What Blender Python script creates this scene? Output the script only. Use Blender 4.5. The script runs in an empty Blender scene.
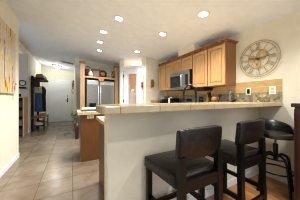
import bpy, bmesh, math, random
from mathutils import Vector, Matrix
random.seed(4)
PI = math.pi
SC = bpy.context.scene
COL = SC.collection

# ---------------------------------------------------------------- camera, world, exposure
cam = bpy.data.cameras.new('camera')
cam.sensor_width = 36.0
cam.lens = 36.0 * 146.0 / 300.0
cam.shift_y = -1.0 / 300.0
cam.clip_start = 0.02
camo = bpy.data.objects.new('camera', cam)
camo.location = (0, 0, 1.16)
camo.rotation_euler = (PI / 2, 0, -math.radians(28.266))
COL.objects.link(camo)
SC.camera = camo

w = bpy.data.worlds.new('daylight'); SC.world = w
w.use_nodes = True
bg = w.node_tree.nodes['Background']
bg.inputs[0].default_value = (0.80, 0.90, 1.0, 1)
bg.inputs[1].default_value = 0.85
SC.view_settings.view_transform = 'Standard'
SC.view_settings.look = 'None'
SC.view_settings.exposure = 0.82
SC.cycles.filter_width = 1.0
SC.view_settings.gamma = 1.0
SC.view_settings.use_curve_mapping = False
LAMP_W = 14.0          # watts of each recessed lamp


# ---------------------------------------------------------------- materials
def srgb(r, g, b):
    f = lambda c: (c / 12.92 if c <= 0.04045 else ((c + 0.055) / 1.055) ** 2.4)
    return (f(r / 255), f(g / 255), f(b / 255), 1)


def mat(name, col, rough=0.5, metal=0.0, noise=0.08, nscale=8.0, stretch=(1, 1, 1), bump=0.0, bscale=60.0,
        spec=0.5, coat=0.0, emit=None, estr=0.0, trans=0.0, col2=None, detail=4.0):
    m = bpy.data.materials.new(name); m.use_nodes = True
    nt = m.node_tree; n = nt.nodes; l = nt.links
    p = n['Principled BSDF']
    p.inputs['Roughness'].default_value = rough
    p.inputs['Metallic'].default_value = metal
    p.inputs['Specular IOR Level'].default_value = spec
    p.inputs['Coat Weight'].default_value = coat
    p.inputs['Transmission Weight'].default_value = trans
    tc = n.new('ShaderNodeTexCoord'); mp = n.new('ShaderNodeMapping')
    mp.inputs['Scale'].default_value = stretch
    l.new(tc.outputs['Object'], mp.inputs['Vector'])
    nz = n.new('ShaderNodeTexNoise'); nz.inputs['Scale'].default_value = nscale; nz.inputs['Detail'].default_value = detail
    l.new(mp.outputs[0], nz.inputs['Vector'])
    rp = n.new('ShaderNodeValToRGB')
    c2 = col2 or tuple(max(0, c * (1 - noise * 2.5)) for c in col[:3]) + (1,)
    c1 = col if col2 else tuple(min(1, c * (1 + noise)) for c in col[:3]) + (1,)
    rp.color_ramp.elements[0].position = 0.3; rp.color_ramp.elements[0].color = c2
    rp.color_ramp.elements[1].position = 0.7; rp.color_ramp.elements[1].color = c1
    l.new(nz.outputs['Fac'], rp.inputs['Fac'])
    l.new(rp.outputs['Color'], p.inputs['Base Color'])
    if bump:
        nb = n.new('ShaderNodeTexNoise'); nb.inputs['Scale'].default_value = bscale; nb.inputs['Detail'].default_value = 3
        l.new(tc.outputs['Object'], nb.inputs['Vector'])
        bp = n.new('ShaderNodeBump'); bp.inputs['Strength'].default_value = bump; bp.inputs['Distance'].default_value = 0.01
        l.new(nb.outputs['Fac'], bp.inputs['Height']); l.new(bp.outputs['Normal'], p.inputs['Normal'])
    if emit:
        p.inputs['Emission Color'].default_value = emit; p.inputs['Emission Strength'].default_value = estr
    return m


def brick_mat(name, c1, c2, mortar, bw, bh, ms=0.004, offset=0.0, rough=0.4, rot=(0, 0, 0), loc=(0, 0, 0), noise=0.25, nscale=5.0,
              spec=0.5, bump=0.3, veins=None, nstretch=(1, 1, 1)):
    m = bpy.data.materials.new(name); m.use_nodes = True
    nt = m.node_tree; n = nt.nodes; l = nt.links
    p = n['Principled BSDF']; p.inputs['Roughness'].default_value = rough; p.inputs['Specular IOR Level'].default_value = spec
    tc = n.new('ShaderNodeTexCoord'); mp = n.new('ShaderNodeMapping'); mp.vector_type = 'POINT'
    mp.inputs['Location'].default_value = loc; mp.inputs['Rotation'].default_value = rot
    l.new(tc.outputs['Object'], mp.inputs['Vector'])
    b = n.new('ShaderNodeTexBrick'); b.offset = offset; b.offset_frequency = 2; b.squash = 1.0
    b.inputs['Scale'].default_value = 1.0; b.inputs['Brick Width'].default_value = bw; b.inputs['Row Height'].default_value = bh
    b.inputs['Mortar Size'].default_value = ms; b.inputs['Mortar Smooth'].default_value = 0.1; b.inputs['Bias'].default_value = 0.0
    b.inputs['Color1'].default_value = c1; b.inputs['Color2'].default_value = c2; b.inputs['Mortar'].default_value = mortar
    l.new(mp.outputs[0], b.inputs['Vector'])
    mp2 = n.new('ShaderNodeMapping'); mp2.inputs['Scale'].default_value = nstretch
    l.new(tc.outputs['Object'], mp2.inputs['Vector'])
    nz = n.new('ShaderNodeTexNoise'); nz.inputs['Scale'].default_value = nscale; nz.inputs['Detail'].default_value = 6; nz.inputs['Roughness'].default_value = 0.65
    nz.inputs['Distortion'].default_value = 0.8
    l.new(mp2.outputs[0], nz.inputs['Vector'])
    rp = n.new('ShaderNodeValToRGB')
    v = veins or (1 - noise, 1 - noise, 1 - noise, 1)
    rp.color_ramp.elements[0].position = 0.32; rp.color_ramp.elements[0].color = v
    rp.color_ramp.elements[1].position = 0.62; rp.color_ramp.elements[1].color = (1, 1, 1, 1)
    l.new(nz.outputs['Fac'], rp.inputs['Fac'])
    mx = n.new('ShaderNodeMix'); mx.data_type = 'RGBA'; mx.blend_type = 'MULTIPLY'; mx.inputs[0].default_value = 1.0
    l.new(b.outputs['Color'], mx.inputs[6]); l.new(rp.outputs['Color'], mx.inputs[7])
    l.new(mx.outputs[2], p.inputs['Base Color'])
    bp = n.new('ShaderNodeBump'); bp.inputs['Strength'].default_value = bump; bp.inputs['Distance'].default_value = 0.004; bp.invert = True
    l.new(b.outputs['Fac'], bp.inputs['Height']); l.new(bp.outputs['Normal'], p.inputs['Normal'])
    return m


M = {}
M['wall'] = mat('wall_paint', srgb(232, 226, 207), 0.85, noise=0.02, bump=0.12, bscale=90, spec=0.2)
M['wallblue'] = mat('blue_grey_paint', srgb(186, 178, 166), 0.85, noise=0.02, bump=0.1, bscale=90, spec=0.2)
M['ceil'] = mat('ceiling_paint', srgb(234, 237, 241), 0.9, noise=0.02, bump=0.25, bscale=70, spec=0.1)
M['white'] = mat('white_paint', srgb(232, 234, 236), 0.45, noise=0.015)
M['plastic'] = mat('white_plastic', srgb(232, 228, 215), 0.4, noise=0.01)
M['black'] = mat('black_paint', srgb(11, 10, 10), 0.45, noise=0.1, spec=0.25)
M['blackmetal'] = mat('black_metal', srgb(26, 24, 24), 0.35, metal=0.6, noise=0.1)
M['bronze'] = mat('dark_bronze', srgb(58, 40, 32), 0.32, metal=0.8, noise=0.1)
M['chrome'] = mat('chrome', srgb(225, 225, 228), 0.2, metal=0.7, noise=0.02)
M['steel'] = mat('brushed_steel', srgb(164, 167, 166), 0.3, metal=0.9, noise=0.06, nscale=6, stretch=(1, 1, 40))
M['steeldark'] = mat('dark_glass', srgb(30, 31, 34), 0.12, noise=0.05)
M['maple'] = mat('honey_maple', srgb(200, 156, 106), 0.38, noise=0.1, nscale=5, stretch=(14, 14, 1.2), coat=0.15)
M['mapleframe'] = mat('honey_maple_frame', srgb(150, 98, 56), 0.38, noise=0.1, nscale=5, stretch=(14, 14, 1.2), coat=0.15)  # darkened maple; carries the shade in gaps between cabinet doors
M['islandwood'] = mat('island_wood', srgb(114, 72, 32), 0.4, noise=0.14, nscale=4, stretch=(18, 18, 1.0), coat=0.1)
M['palewood'] = mat('pale_wood', srgb(190, 150, 110), 0.45, noise=0.1, nscale=5, stretch=(12, 12, 1.2))
M['sidewood'] = mat('grey_brown_panel', srgb(142, 124, 106), 0.55, noise=0.08, nscale=4, stretch=(8, 8, 1))
M['endwood'] = mat('dark_walnut_panel', srgb(96, 62, 52), 0.4, noise=0.12, nscale=4, stretch=(14, 14, 1))
M['cherry'] = mat('dark_cherry', srgb(56, 26, 21), 0.3, noise=0.2, nscale=5, stretch=(10, 10, 1), coat=0.3)
M['leather'] = mat('dark_brown_leather', srgb(38, 27, 23), 0.27, nscale=22, bump=0.3, bscale=90, spec=0.3, col2=srgb(9, 8, 9))
M['espresso'] = mat('espresso_wood', srgb(10, 8, 8), 0.35, noise=0.15, nscale=5, stretch=(10, 10, 1), spec=0.22)
M['vinyl'] = mat('black_vinyl', srgb(14, 13, 12), 0.28, noise=0.1)
M['cushion'] = mat('mottled_dark_cushion', srgb(62, 54, 44), 0.4, noise=0.2, nscale=10)  # grey brown, lighter than the vinyl, with mottled tone
M['brass'] = mat('brass', srgb(190, 150, 80), 0.3, metal=0.9)
M['counter'] = brick_mat('beige_counter_tile', srgb(220, 200, 168), srgb(204, 182, 146), srgb(170, 150, 120), 0.33, 0.33, 0.004, 0.0, 0.22, noise=0.18, nscale=9)
M['bartop'] = brick_mat('bar_tile', srgb(196, 177, 142), srgb(176, 154, 116), srgb(140, 122, 94), 0.30, 0.5, 0.004, 0.0, 0.22, loc=(0.02, 0.06, 0), noise=0.16, nscale=12)
M['tile'] = brick_mat('travertine_floor', srgb(144, 132, 116), srgb(128, 112, 94), srgb(100, 90, 78), 0.40, 0.40, 0.005, 0.0, 0.24, loc=(-0.014 + 0.8, -2.486 + 4.0, 0), noise=0.3, nscale=3.2, veins=(0.72, 0.62, 0.50, 1))
M['plank'] = brick_mat('oak_planks', srgb(206, 150, 96), srgb(170, 112, 66), srgb(84, 50, 30), 0.9, 0.085, 0.002, 0.4, 0.3, rot=(0, 0, PI / 2), noise=0.35, nscale=4, nstretch=(12, 1, 1))
M['splash'] = brick_mat('tan_wall_tile', srgb(214, 186, 136), srgb(200, 168, 116), srgb(222, 202, 164), 0.15, 0.15, 0.003, 0.5, 0.4, rot=(PI / 2, 0, PI / 2), noise=0.2, nscale=10)
M['splash2'] = brick_mat('tan_wall_tile_b', srgb(206, 176, 124), srgb(190, 158, 108), srgb(216, 196, 158), 0.10, 0.10, 0.003, 0.5, 0.4, rot=(PI / 2, 0, 0), noise=0.2, nscale=10)


def mosaic():
    m = bpy.data.materials.new('stone_mosaic'); m.use_nodes = True
    nt = m.node_tree; n = nt.nodes; l = nt.links; p = n['Principled BSDF']; p.inputs['Roughness'].default_value = 0.3
    tc = n.new('ShaderNodeTexCoord'); mp = n.new('ShaderNodeMapping'); mp.inputs['Scale'].default_value = (1, 34, 26)
    l.new(tc.outputs['Object'], mp.inputs['Vector'])
    v = n.new('ShaderNodeTexVoronoi'); v.inputs['Scale'].default_value = 1.0; v.inputs['Randomness'].default_value = 0.85
    l.new(mp.outputs[0], v.inputs['Vector'])
    sep = n.new('ShaderNodeSeparateColor'); l.new(v.outputs['Color'], sep.inputs[0])
    rp = n.new('ShaderNodeValToRGB'); e = rp.color_ramp.elements
    e[0].position = 0.0; e[0].color = srgb(84, 80, 66); e[1].position = 1.0; e[1].color = srgb(204, 188, 150)
    x = e.new(0.35); x.color = srgb(146, 136, 112); x = e.new(0.6); x.color = srgb(172, 156, 122); x = e.new(0.8); x.color = srgb(122, 118, 102)
    l.new(sep.outputs[0], rp.inputs['Fac']); l.new(rp.outputs['Color'], p.inputs['Base Color'])
    return m


M['mosaic'] = mosaic()


def painting_mat():
    m = bpy.data.materials.new('abstract_paint'); m.use_nodes = True
    nt = m.node_tree; n = nt.nodes; l = nt.links; p = n['Principled BSDF']; p.inputs['Roughness'].default_value = 0.6
    tc = n.new('ShaderNodeTexCoord')

    def nz(scale, stretch, off):
        mp = n.new('ShaderNodeMapping'); mp.inputs['Scale'].default_value = stretch; mp.inputs['Location'].default_value = off
        l.new(tc.outputs['Object'], mp.inputs['Vector'])
        t = n.new('ShaderNodeTexNoise'); t.inputs['Scale'].default_value = scale; t.inputs['Detail'].default_value = 5
        l.new(mp.outputs[0], t.inputs['Vector']); return t
    a = nz(1.0, (1, 7, 2.6), (3, 1, 0.3)); b = nz(1.0, (1, 12, 3.0), (7, 5, 2))
    rp = n.new('ShaderNodeValToRGB'); e = rp.color_ramp.elements
    e[0].position = 0.3; e[0].color = srgb(226, 178, 48); e[1].position = 0.72; e[1].color = srgb(190, 190, 176)
    for q, c in ((0.40, (226, 180, 60)), (0.46, (214, 206, 186)), (0.52, (196, 190, 176)), (0.57, (214, 188, 110)), (0.63, (200, 194, 180))):
        x = e.new(q); x.color = srgb(*c)
    l.new(a.outputs['Fac'], rp.inputs['Fac'])
    r2 = n.new('ShaderNodeValToRGB'); f = r2.color_ramp.elements
    f[0].position = 0.585; f[0].color = (0, 0, 0, 1); f[1].position = 0.63; f[1].color = (1, 1, 1, 1)
    l.new(b.outputs['Fac'], r2.inputs['Fac'])
    mx = n.new('ShaderNodeMix'); mx.data_type = 'RGBA'
    mx.inputs[7].default_value = srgb(140, 62, 44)
    l.new(r2.outputs['Color'], mx.inputs[0]); l.new(rp.outputs['Color'], mx.inputs[6]); l.new(mx.outputs[2], p.inputs['Base Color'])
    return m


M['art'] = painting_mat()
M['canvas'] = mat('canvas_edge', srgb(196, 188, 170), 0.8)


def C_(name, r, g, b, rough=0.5, **k):
    if name not in M:
        M[name] = mat(name, srgb(r, g, b), rough, **k)
    return M[name]


# ---------------------------------------------------------------- mesh helpers
def box(bm, x0, x1, y0, y1, z0, z1, mtx=None):
    vs = [bm.verts.new(Vector(v)) for v in ((x0, y0, z0), (x1, y0, z0), (x1, y1, z0), (x0, y1, z0), (x0, y0, z1), (x1, y0, z1), (x1, y1, z1), (x0, y1, z1))]
    for f in ((0, 3, 2, 1), (4, 5, 6, 7), (0, 1, 5, 4), (1, 2, 6, 5), (2, 3, 7, 6), (3, 0, 4, 7)):
        bm.faces.new([vs[i] for i in f])
    if mtx is not None:
        for v in vs: v.co = mtx @ v.co
    return vs


def prism(bm, pts, z0, z1, mtx=None):
    """extrude a CCW outline in XY between two heights; z1 may be a function of (x, y)"""
    zt = z1 if callable(z1) else (lambda x, y: z1)
    zb = z0 if callable(z0) else (lambda x, y: z0)
    a = [bm.verts.new((x, y, zb(x, y))) for x, y in pts]; b = [bm.verts.new((x, y, zt(x, y))) for x, y in pts]
    k = len(pts)
    bm.faces.new(a[::-1]); bm.faces.new(b)
    for i in range(k): bm.faces.new((a[i], a[(i + 1) % k], b[(i + 1) % k], b[i]))
    if mtx is not None:
        for v in a + b: v.co = mtx @ v.co


def lathe(bm, prof, n=20, mtx=None, cx=0, cy=0):
    """profile of (radius, z); closes at both ends when radius is 0"""
    rings = []
    for r, z in prof:
        if r <= 1e-6:
            rings.append([bm.verts.new((cx, cy, z))])
        else:
            rings.append([bm.verts.new((cx + r * math.cos(2 * PI * i / n), cy + r * math.sin(2 * PI * i / n), z)) for i in range(n)])
    for A, B in zip(rings, rings[1:]):
        for i in range(n):
            j = (i + 1) % n
            a = (A[0], A[0]) if len(A) == 1 else (A[i], A[j]); b = (B[0], B[0]) if len(B) == 1 else (B[i], B[j])
            f = []
            for v in (a[0], a[1], b[1], b[0]):
                if v not in f: f.append(v)
            if len(f) > 2:
                try: bm.faces.new(f)
                except ValueError: pass
    if mtx is not None:
        for R in rings:
            for v in R: v.co = mtx @ v.co


def tube(bm, pts, r, n=8, closed=False):
    pts = [Vector(p) for p in pts]; k = len(pts); rings = []; prev = None
    for i, p in enumerate(pts):
        if closed: t = pts[(i + 1) % k] - pts[i - 1]
        else: t = pts[min(i + 1, k - 1)] - pts[max(i - 1, 0)]
        t.normalize()
        if prev is None:
            up = Vector((0, 0, 1)) if abs(t.z) < 0.9 else Vector((1, 0, 0)); u = t.cross(up).normalized()
        else:
            u = (prev - t * prev.dot(t)).normalized()
        prev = u; v = t.cross(u)
        rr = r[i] if isinstance(r, (list, tuple)) else r
        rings.append([bm.verts.new(p + (u * math.cos(2 * PI * j / n) + v * math.sin(2 * PI * j / n)) * rr) for j in range(n)])
    m = k if closed else k - 1
    for i in range(m):
        A, B = rings[i], rings[(i + 1) % k]
        for j in range(n): bm.faces.new((A[j], A[(j + 1) % n], B[(j + 1) % n], B[j]))
    if not closed:
        bm.faces.new(rings[0][::-1]); bm.faces.new(rings[-1])


def ball(bm, c, r, s=(1, 1, 1), seg=14):
    g = bmesh.ops.create_uvsphere(bm, u_segments=seg, v_segments=max(6, seg // 2), radius=r)
    for v in g['verts']:
        v.co = Vector((v.co.x * s[0], v.co.y * s[1], v.co.z * s[2])) + Vector(c)


def arc(c, r, a0, a1, n, plane='xy'):
    out = []
    for i in range(n + 1):
        a = a0 + (a1 - a0) * i / n; p, q = r * math.cos(a), r * math.sin(a)
        out.append((c[0] + p, c[1] + q, c[2]) if plane == 'xy' else (c[0], c[1] + p, c[2] + q) if plane == 'yz' else (c[0] + p, c[1], c[2] + q))
    return out


def obj(name, bm, m, parent=None, bevel=0.0, seg=2, smooth=False, subd=0):
    bmesh.ops.recalc_face_normals(bm, faces=bm.faces[:])
    me = bpy.data.meshes.new(name); bm.to_mesh(me); bm.free()
    me.materials.append(m)
    if smooth:
        for p in me.polygons: p.use_smooth = True
    o = bpy.data.objects.new(name, me); COL.objects.link(o)
    if parent is not None: o.parent = parent
    if bevel:
        md = o.modifiers.new('bevel', 'BEVEL'); md.width = bevel; md.segments = seg; md.limit_method = 'ANGLE'
    if subd:
        md = o.modifiers.new('subdivision', 'SUBSURF'); md.levels = subd; md.render_levels = subd
    return o


def tag(o, label, cat, group=None, kind=None):
    o['label'] = label; o['category'] = cat
    if group: o['group'] = group
    if kind: o['kind'] = kind
    return o


def thing(name, label, cat, loc=(0, 0, 0), rz=0.0, group=None):
    o = bpy.data.objects.new(name, None); COL.objects.link(o); o.location = loc; o.rotation_euler = (0, 0, rz)
    o.empty_display_size = 0.05
    return tag(o, label, cat, group)


def struct(name, bm, m, label, cat, **k):
    return tag(obj(name, bm, m, **k), label, cat, kind='structure')


def dup(root, loc, rz, label):
    r = root.copy(); COL.objects.link(r); r.location = loc; r.rotation_euler = (0, 0, rz); r['label'] = label
    for ch in list(root.children):
        c = ch.copy(); COL.objects.link(c); c.parent = r
        for g in list(ch.children):
            d = g.copy(); COL.objects.link(d); d.parent = c
    return r


def B(): return bmesh.new()


def bx(*a):
    b = B(); box(b, *a); return b


def panel_door(bm, w_, h_, t, frame=0.055, mtx=None):
    """frame-and-panel door: front at y=0 (towards -y), back at y=t, x 0..w, z 0..h"""
    box(bm, 0, frame, 0, t, 0, h_, mtx); box(bm, w_ - frame, w_, 0, t, 0, h_, mtx)
    box(bm, frame, w_ - frame, 0, t, 0, frame, mtx); box(bm, frame, w_ - frame, 0, t, h_ - frame, h_, mtx)
    box(bm, frame, w_ - frame, 0.8 * t, t, frame, h_ - frame, mtx)
    i = frame + 0.014
    box(bm, i, w_ - i, 0.35 * t, 0.8 * t, i, h_ - i, mtx)


# ---------------------------------------------------------------- the setting
XR, XL, XH, YF = 2.6, -0.93, -1.29, 8.83
def zc(x, y=0): return 2.31 + 0.123 * (XR - x)


def wallp(name, pts, m, label, z0=0.0):
    b = B(); prism(b, pts, z0, lambda x, y: zc(x) + 0.02)
    return struct(name, b, m, label, 'wall')


b = B(); prism(b, [(-4.2, -1.8), (0.26, -1.8), (0.26, 1.207), (XR + .1, 1.207), (XR + .1, 9), (-4.2, 9)], -0.1, 0.0)
struct('floor', b, M['tile'], 'beige stone tile floor through kitchen and hall', 'floor')
b = B(); prism(b, [(0.26, -1.8), (XR + .1, -1.8), (XR + .1, 1.207), (0.26, 1.207)], -0.1, 0.0)
struct('floor_bar', b, M['plank'], 'honey brown wood plank floor below the bar stools', 'floor')
b = B(); prism(b, [(-4.2, -1.8), (XR + .12, -1.8), (XR + .12, 9), (-4.2, 9)], lambda x, y: zc(x), lambda x, y: zc(x) + 0.1)
struct('ceiling', b, M['ceil'], 'pale textured ceiling over kitchen and hall', 'ceiling')
wallp('wall_right', [(XR, -1.8), (XR + .12, -1.8), (XR + .12, 4.1), (XR, 4.1)], M['wall'], 'cream right wall carrying the skeleton clock')
wallp('wall_left', [(XL - .12, -1.8), (XL, -1.8), (XL, 3.81), (XL - .12, 3.81)], M['wall'], 'cream near left wall with the painting')
wallp('wall_hall', [(-4.2, 6.3), (XH, 6.3), (XH, YF), (-4.2, YF)], M['wall'], 'cream hall wall behind the coat rack')
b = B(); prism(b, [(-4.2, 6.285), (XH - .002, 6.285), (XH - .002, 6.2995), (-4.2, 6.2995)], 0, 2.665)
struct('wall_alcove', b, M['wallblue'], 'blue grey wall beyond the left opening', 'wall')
wallp('wall_far', [(-1.5, YF), (0.3, YF), (0.3, YF + .12), (-1.5, YF + .12)], M['wall'], 'cream end wall with the front door')
wallp('wall_hall_right', [(0.13, 5.72), (0.25, 5.72), (0.25, YF), (0.13, YF)], M['wall'], 'hall wall behind the refrigerator')
wallp('wall_back', [(0.13, 5.70), (1.63, 5.70), (1.63, 5.82), (0.13, 5.82)], M['wall'], 'kitchen back wall above the refrigerator')
A_, Bp = Vector((1.39, 4.62)), Vector((1.93, 3.83))
wallp('wall_pantry_side', [(1.39, 4.62), (1.50, 4.68), (1.72, 5.7), (1.62, 5.7)], M['wall'], 'short wall right of the refrigerator')
wallp('wall_back_right', [(1.93, 3.83), (XR, 3.83), (XR, 3.93), (1.95, 3.93)], M['wall'], 'narrow cream wall left of the upper cabinets')
b = B(); prism(b, [(XH - .10, 3.95), (XH + .02, 3.95), (XH + .02, 6.285), (XH - .10, 6.285)], 2.665, lambda x, y: zc(x) + .01)
struct('trim_1', b, M['wall'], 'pale header over the left opening', 'trim')
b = B(); prism(b, [(0.2545, 1.207), (XR, 1.207), (XR, 1.33), (0.2545, 1.33)], 0, 1.0625)
struct('wall_bar', b, M['wall'], 'beige half wall under the raised bar top', 'wall', bevel=0.012)

# diagonal pantry wall with a door opening
dv = (Bp - A_); LEN = dv.length; ang = math.atan2(dv.y, dv.x)
T = Matrix.Translation((A_.x, A_.y, 0)) @ Matrix.Rotation(ang, 4, 'Z')   # local x along the wall, -y towards the room
DX0, DX1, DH = 0.135, 0.80, 2.10
b = B()
for x0, x1, z0 in ((0, DX0, 0), (DX1, LEN, 0), (DX0, DX1, DH)):
    vs = box(b, x0, x1, 0, 0.11, z0, 2.0)
    for v in vs:
        top = v.co.z > 1.99 and True
        p = T @ v.co
        v.co = Vector((p.x, p.y, zc(p.x) + .02 if top else p.z))
struct('wall_pantry', b, M['wall'], 'cream diagonal wall around the pantry door', 'wall')


def placed(bm):
    for v in bm.verts: v.co = T @ v.co
    return bm


b = B()
cw = 0.075
box(b, DX0 - cw, DX0, -0.02, 0, 0, DH + cw); box(b, DX1, DX1 + cw, -0.02, 0, 0, DH + cw); box(b, DX0, DX1, -0.02, 0, DH, DH + cw)
struct('trim_2', placed(b), M['white'], 'white casing around the pantry door', 'trim', bevel=0.006)
b = B()
dw = DX1 - DX0
fx0, fx1, fz0, fz1 = DX0 + 0.185, DX1 - 0.185, 0.25, 1.93
for q in ((DX0 + .004, fx0, 0.01, DH - .004), (fx1, DX1 - .004, 0.01, DH - .004), (fx0, fx1, 0.01, fz0), (fx0, fx1, fz1, DH - .004)):
    box(b, q[0], q[1], 0.005, 0.045, q[2], q[3])
d2 = struct('door_2', placed(b), M['white'], 'white pantry door with tall etched glass', 'door', bevel=0.004)
M['glass'] = mat('frosted_warm_glass', srgb(214, 172, 134), 0.45, noise=0.05, trans=0.55)
M['etch'] = mat('etched_white', srgb(206, 206, 200), 0.7, noise=0.02)
pane = obj('glass_pane', placed(bx(fx0, fx1, 0.02, 0.028, fz0, fz1)), M['glass'], d2)
b = B()
gw = fx1 - fx0
for i in range(7):
    x = fx0 + gw * (i + 0.5) / 7; zt = 1.52 - 0.14 * abs(math.sin(i * 2.1)) - 0.1 * (i % 2)
    box(b, x - .006, x + .006, 0.016, 0.02, 0.5, zt)
    lathe(b, [(0, -.02), (0.02, 0), (0.022, .03), (0.008, .06), (0, .06)], 8, Matrix.Translation((x, 0.018, zt)) @ Matrix.Diagonal((1, 0.1, 1, 1)))
for z in (1.05, 1.28): box(b, fx0, fx1, 0.016, 0.02, z, z + 0.016)
obj('etching', placed(b), M['etch'], pane)
b = B()
lathe(b, [(0, 0), (.024, 0), (.024, .01), (.01, .015), (.01, .04), (.026, .05), (.022, .075), (0, .08)], 14, Matrix.Translation((DX1 - .06, 0.005, 0.95)) @ Matrix.Rotation(PI / 2, 4, 'X'))
obj('knob', placed(b), M['bronze'], d2, smooth=True)
b = B()
for z in (0.3, 1.05, 1.85): box(b, DX0 + .001, DX0 + .012, -0.025, 0.004, z, z + .09)
obj('hinge', placed(b), M['bronze'], d2)
# pantry interior behind the glass
b = B(); prism(b, [(1.72, 5.3), (2.6, 5.3), (2.6, 5.38), (1.72, 5.38)], 0, 2.4)
struct('wall_pantry_back', b, C_('pantry_tan', 222, 170, 120, 0.8), 'tan wall inside the pantry', 'wall')
pl = bpy.data.lights.new('pantry_lamp', 'POINT'); pl.energy = 5; pl.color = (1, 0.72, 0.45); pl.shadow_soft_size = 0.08
po = bpy.data.objects.new('pantry_lamp', pl); po.location = (2.1, 4.7, 2.15); COL.objects.link(po)

# front door
X0, X1, HD = -1.054, -0.116, 2.075
b = B(); box(b, X0, X1, YF - 0.03, YF, 0.012, HD)
d1 = struct('door_1', b, M['white'], 'white panelled front door at the hall end', 'door')
b = B()
wd = X1 - X0
for cx in (0.27, 0.73):
    for z0, z1 in ((0.18, 0.82), (0.95, 1.55), (1.66, 1.95)):
        x0, x1 = X0 + wd * cx - 0.16, X0 + wd * cx + 0.16
        for q in ((x0, x1, z0, z0 + .02), (x0, x1, z1 - .02, z1), (x0, x0 + .02, z0 + .02, z1 - .02), (x1 - .02, x1, z0 + .02, z1 - .02)):
            box(b, q[0], q[1], YF - 0.052, YF - 0.03, q[2], q[3])
        box(b, x0 + .06, x1 - .06, YF - 0.038, YF - 0.03, z0 + .06, z1 - .06)
obj('panel_moulding', b, M['white'], d1)
b = B(); box(b, X1 - .10, X1 - .05, YF - .045, YF - .03, 0.98, 1.22); tube(b, [(X1 - .075, YF - .045, 1.1), (X1 - .075, YF - .09, 1.1), (X1 - .16, YF - .09, 1.1)], 0.012)
obj('handle', b, M['black'], d1)
b = B(); lathe(b, [(0, 0), (.03, 0), (.03, .02), (0, .022)], 14, Matrix.Translation((X1 - .075, YF - .03, 1.32)) @ Matrix.Rotation(PI / 2, 4, 'X'))
obj('deadbolt', b, M['black'], d1)
b = B(); box(b, X0 - .085, X0 - .004, YF - .022, YF, 0, HD + .1); box(b, X1 + .004, X1 + .085, YF - .022, YF, 0, HD + .1); box(b, X0 - .004, X1 + .004, YF - .022, YF, HD + .006, HD + .1)
struct('trim_3', b, M['white'], 'white casing around the front door', 'trim', bevel=0.005)

# baseboards
def base(name, x0, x1, y0, y1, label):
    struct(name, bx(x0, x1, y0, y1, 0, 0.09), M['white'], label, 'baseboard', bevel=0.005)


base('baseboard_left', XL, XL + .014, -1.8, 3.81, 'white baseboard along the near left wall')
base('baseboard_right', XR - .014, XR, -1.8, 1.19, 'white baseboard under the clock wall')
base('baseboard_bar', 0.2545, XR - .014, 1.193, 1.207, 'white baseboard along the bar half wall')
base('baseboard_far', -0.03, 0.13, YF - .014, YF, 'white baseboard right of the front door')
base('baseboard_hall', XH, XH + .014, 6.3, YF - .03, 'white baseboard below the coat rack wall')

# backsplash
b = B(); prism(b, [(XR - .012, 0.925), (XR, 0.925), (XR, 3.83), (XR - .012, 3.83)], 1.262, 1.445)
struct('backsplash', b, M['splash'], 'tan square wall tiles above the mosaic band', 'backsplash')
b = B(); prism(b, [(XR - .013, 0.925), (XR, 0.925), (XR, 3.83), (XR - .013, 3.83)], 1.1135, 1.262); prism(b, [(XR - .013, 1.331), (XR, 1.331), (XR, 3.83), (XR - .013, 3.83)], 0.9105, 1.0625)
struct('mosaic_band', b, M['mosaic'], 'grey and tan stone mosaic band above the counter', 'backsplash')
struct('backsplash_return', bx(2.085, XR - .013, 3.818, 3.83, 0.91, 1.13), M['splash2'], 'tan tile strip low on the narrow wall', 'backsplash')

# duct chase above the cabinets
b = B(); prism(b, [(2.31, 2.29), (XR, 2.29), (XR, 2.83), (2.31, 2.83)], 2.16, lambda x, y: zc(x) + .005)
struct('trim_4', b, M['wall'], 'cream boxed chase above the upper cabinets', 'chase')

# ---------------------------------------------------------------- ceiling lamps
slope = math.atan(0.123)
spots = [(0.72, 2.46, 'cool', 'cool white recessed ceiling light nearest above the bar left'),
         (0.59, 3.13, 'warm', 'warm recessed ceiling light second in the row of four'),
         (0.61, 3.72, 'warm', 'warm recessed ceiling light third in the row of four'),
         (0.70, 4.34, 'cool', 'cool recessed ceiling light closest to the refrigerator'),
         (1.56, 3.63, 'cool', 'cool recessed ceiling light before the pantry door'),
         (1.58, 2.41, 'warm', 'warm recessed ceiling light left of the upper cabinets'),
         (1.72, 1.53, 'warm', 'warm recessed ceiling light nearest above the bar right')]
warm, cool = (1.0, 0.96, 0.90), (0.84, 0.92, 1.0)
M['lampwarm'] = mat('warm_lens', srgb(255, 244, 222), 0.5, noise=0.0, emit=(1, 0.88, 0.68, 1), estr=6)
M['lampcool'] = mat('cool_lens', srgb(240, 246, 255), 0.5, noise=0.0, emit=(0.84, 0.92, 1, 1), estr=6)
for x, y, k, lab in spots:
    z = zc(x)
    t = thing('recessed_light', lab, 'ceiling light', (x, y, z), group='recessed ceiling lights')
    t.rotation_euler = (0, slope, 0)
    b = B(); lathe(b, [(0.062, -0.001), (0.064, -0.010), (0.092, -0.006), (0.094, 0.0), (0.062, 0.0)], 24); obj('trim_ring', b, M['white'], t, smooth=True)
    b = B(); lathe(b, [(0, -0.004), (0.0615, -0.004), (0.0615, -0.001), (0, -0.001)], 24); obj('lens', b, M['lampwarm' if k == 'warm' else 'lampcool'], t)
    L = bpy.data.lights.new('lamp', 'SPOT'); L.energy = LAMP_W * (2.2 if (x, y) == (1.56, 3.63) else 4.6 if y > 3 else 6.0); L.spot_size = math.radians(140); L.spot_blend = 1.0
    L.color = warm if k == 'warm' else cool; L.shadow_soft_size = 0.06
    lo = bpy.data.objects.new('lamp', L); lo.location = (0, 0, -0.03); lo.parent = t; COL.objects.link(lo)

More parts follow.
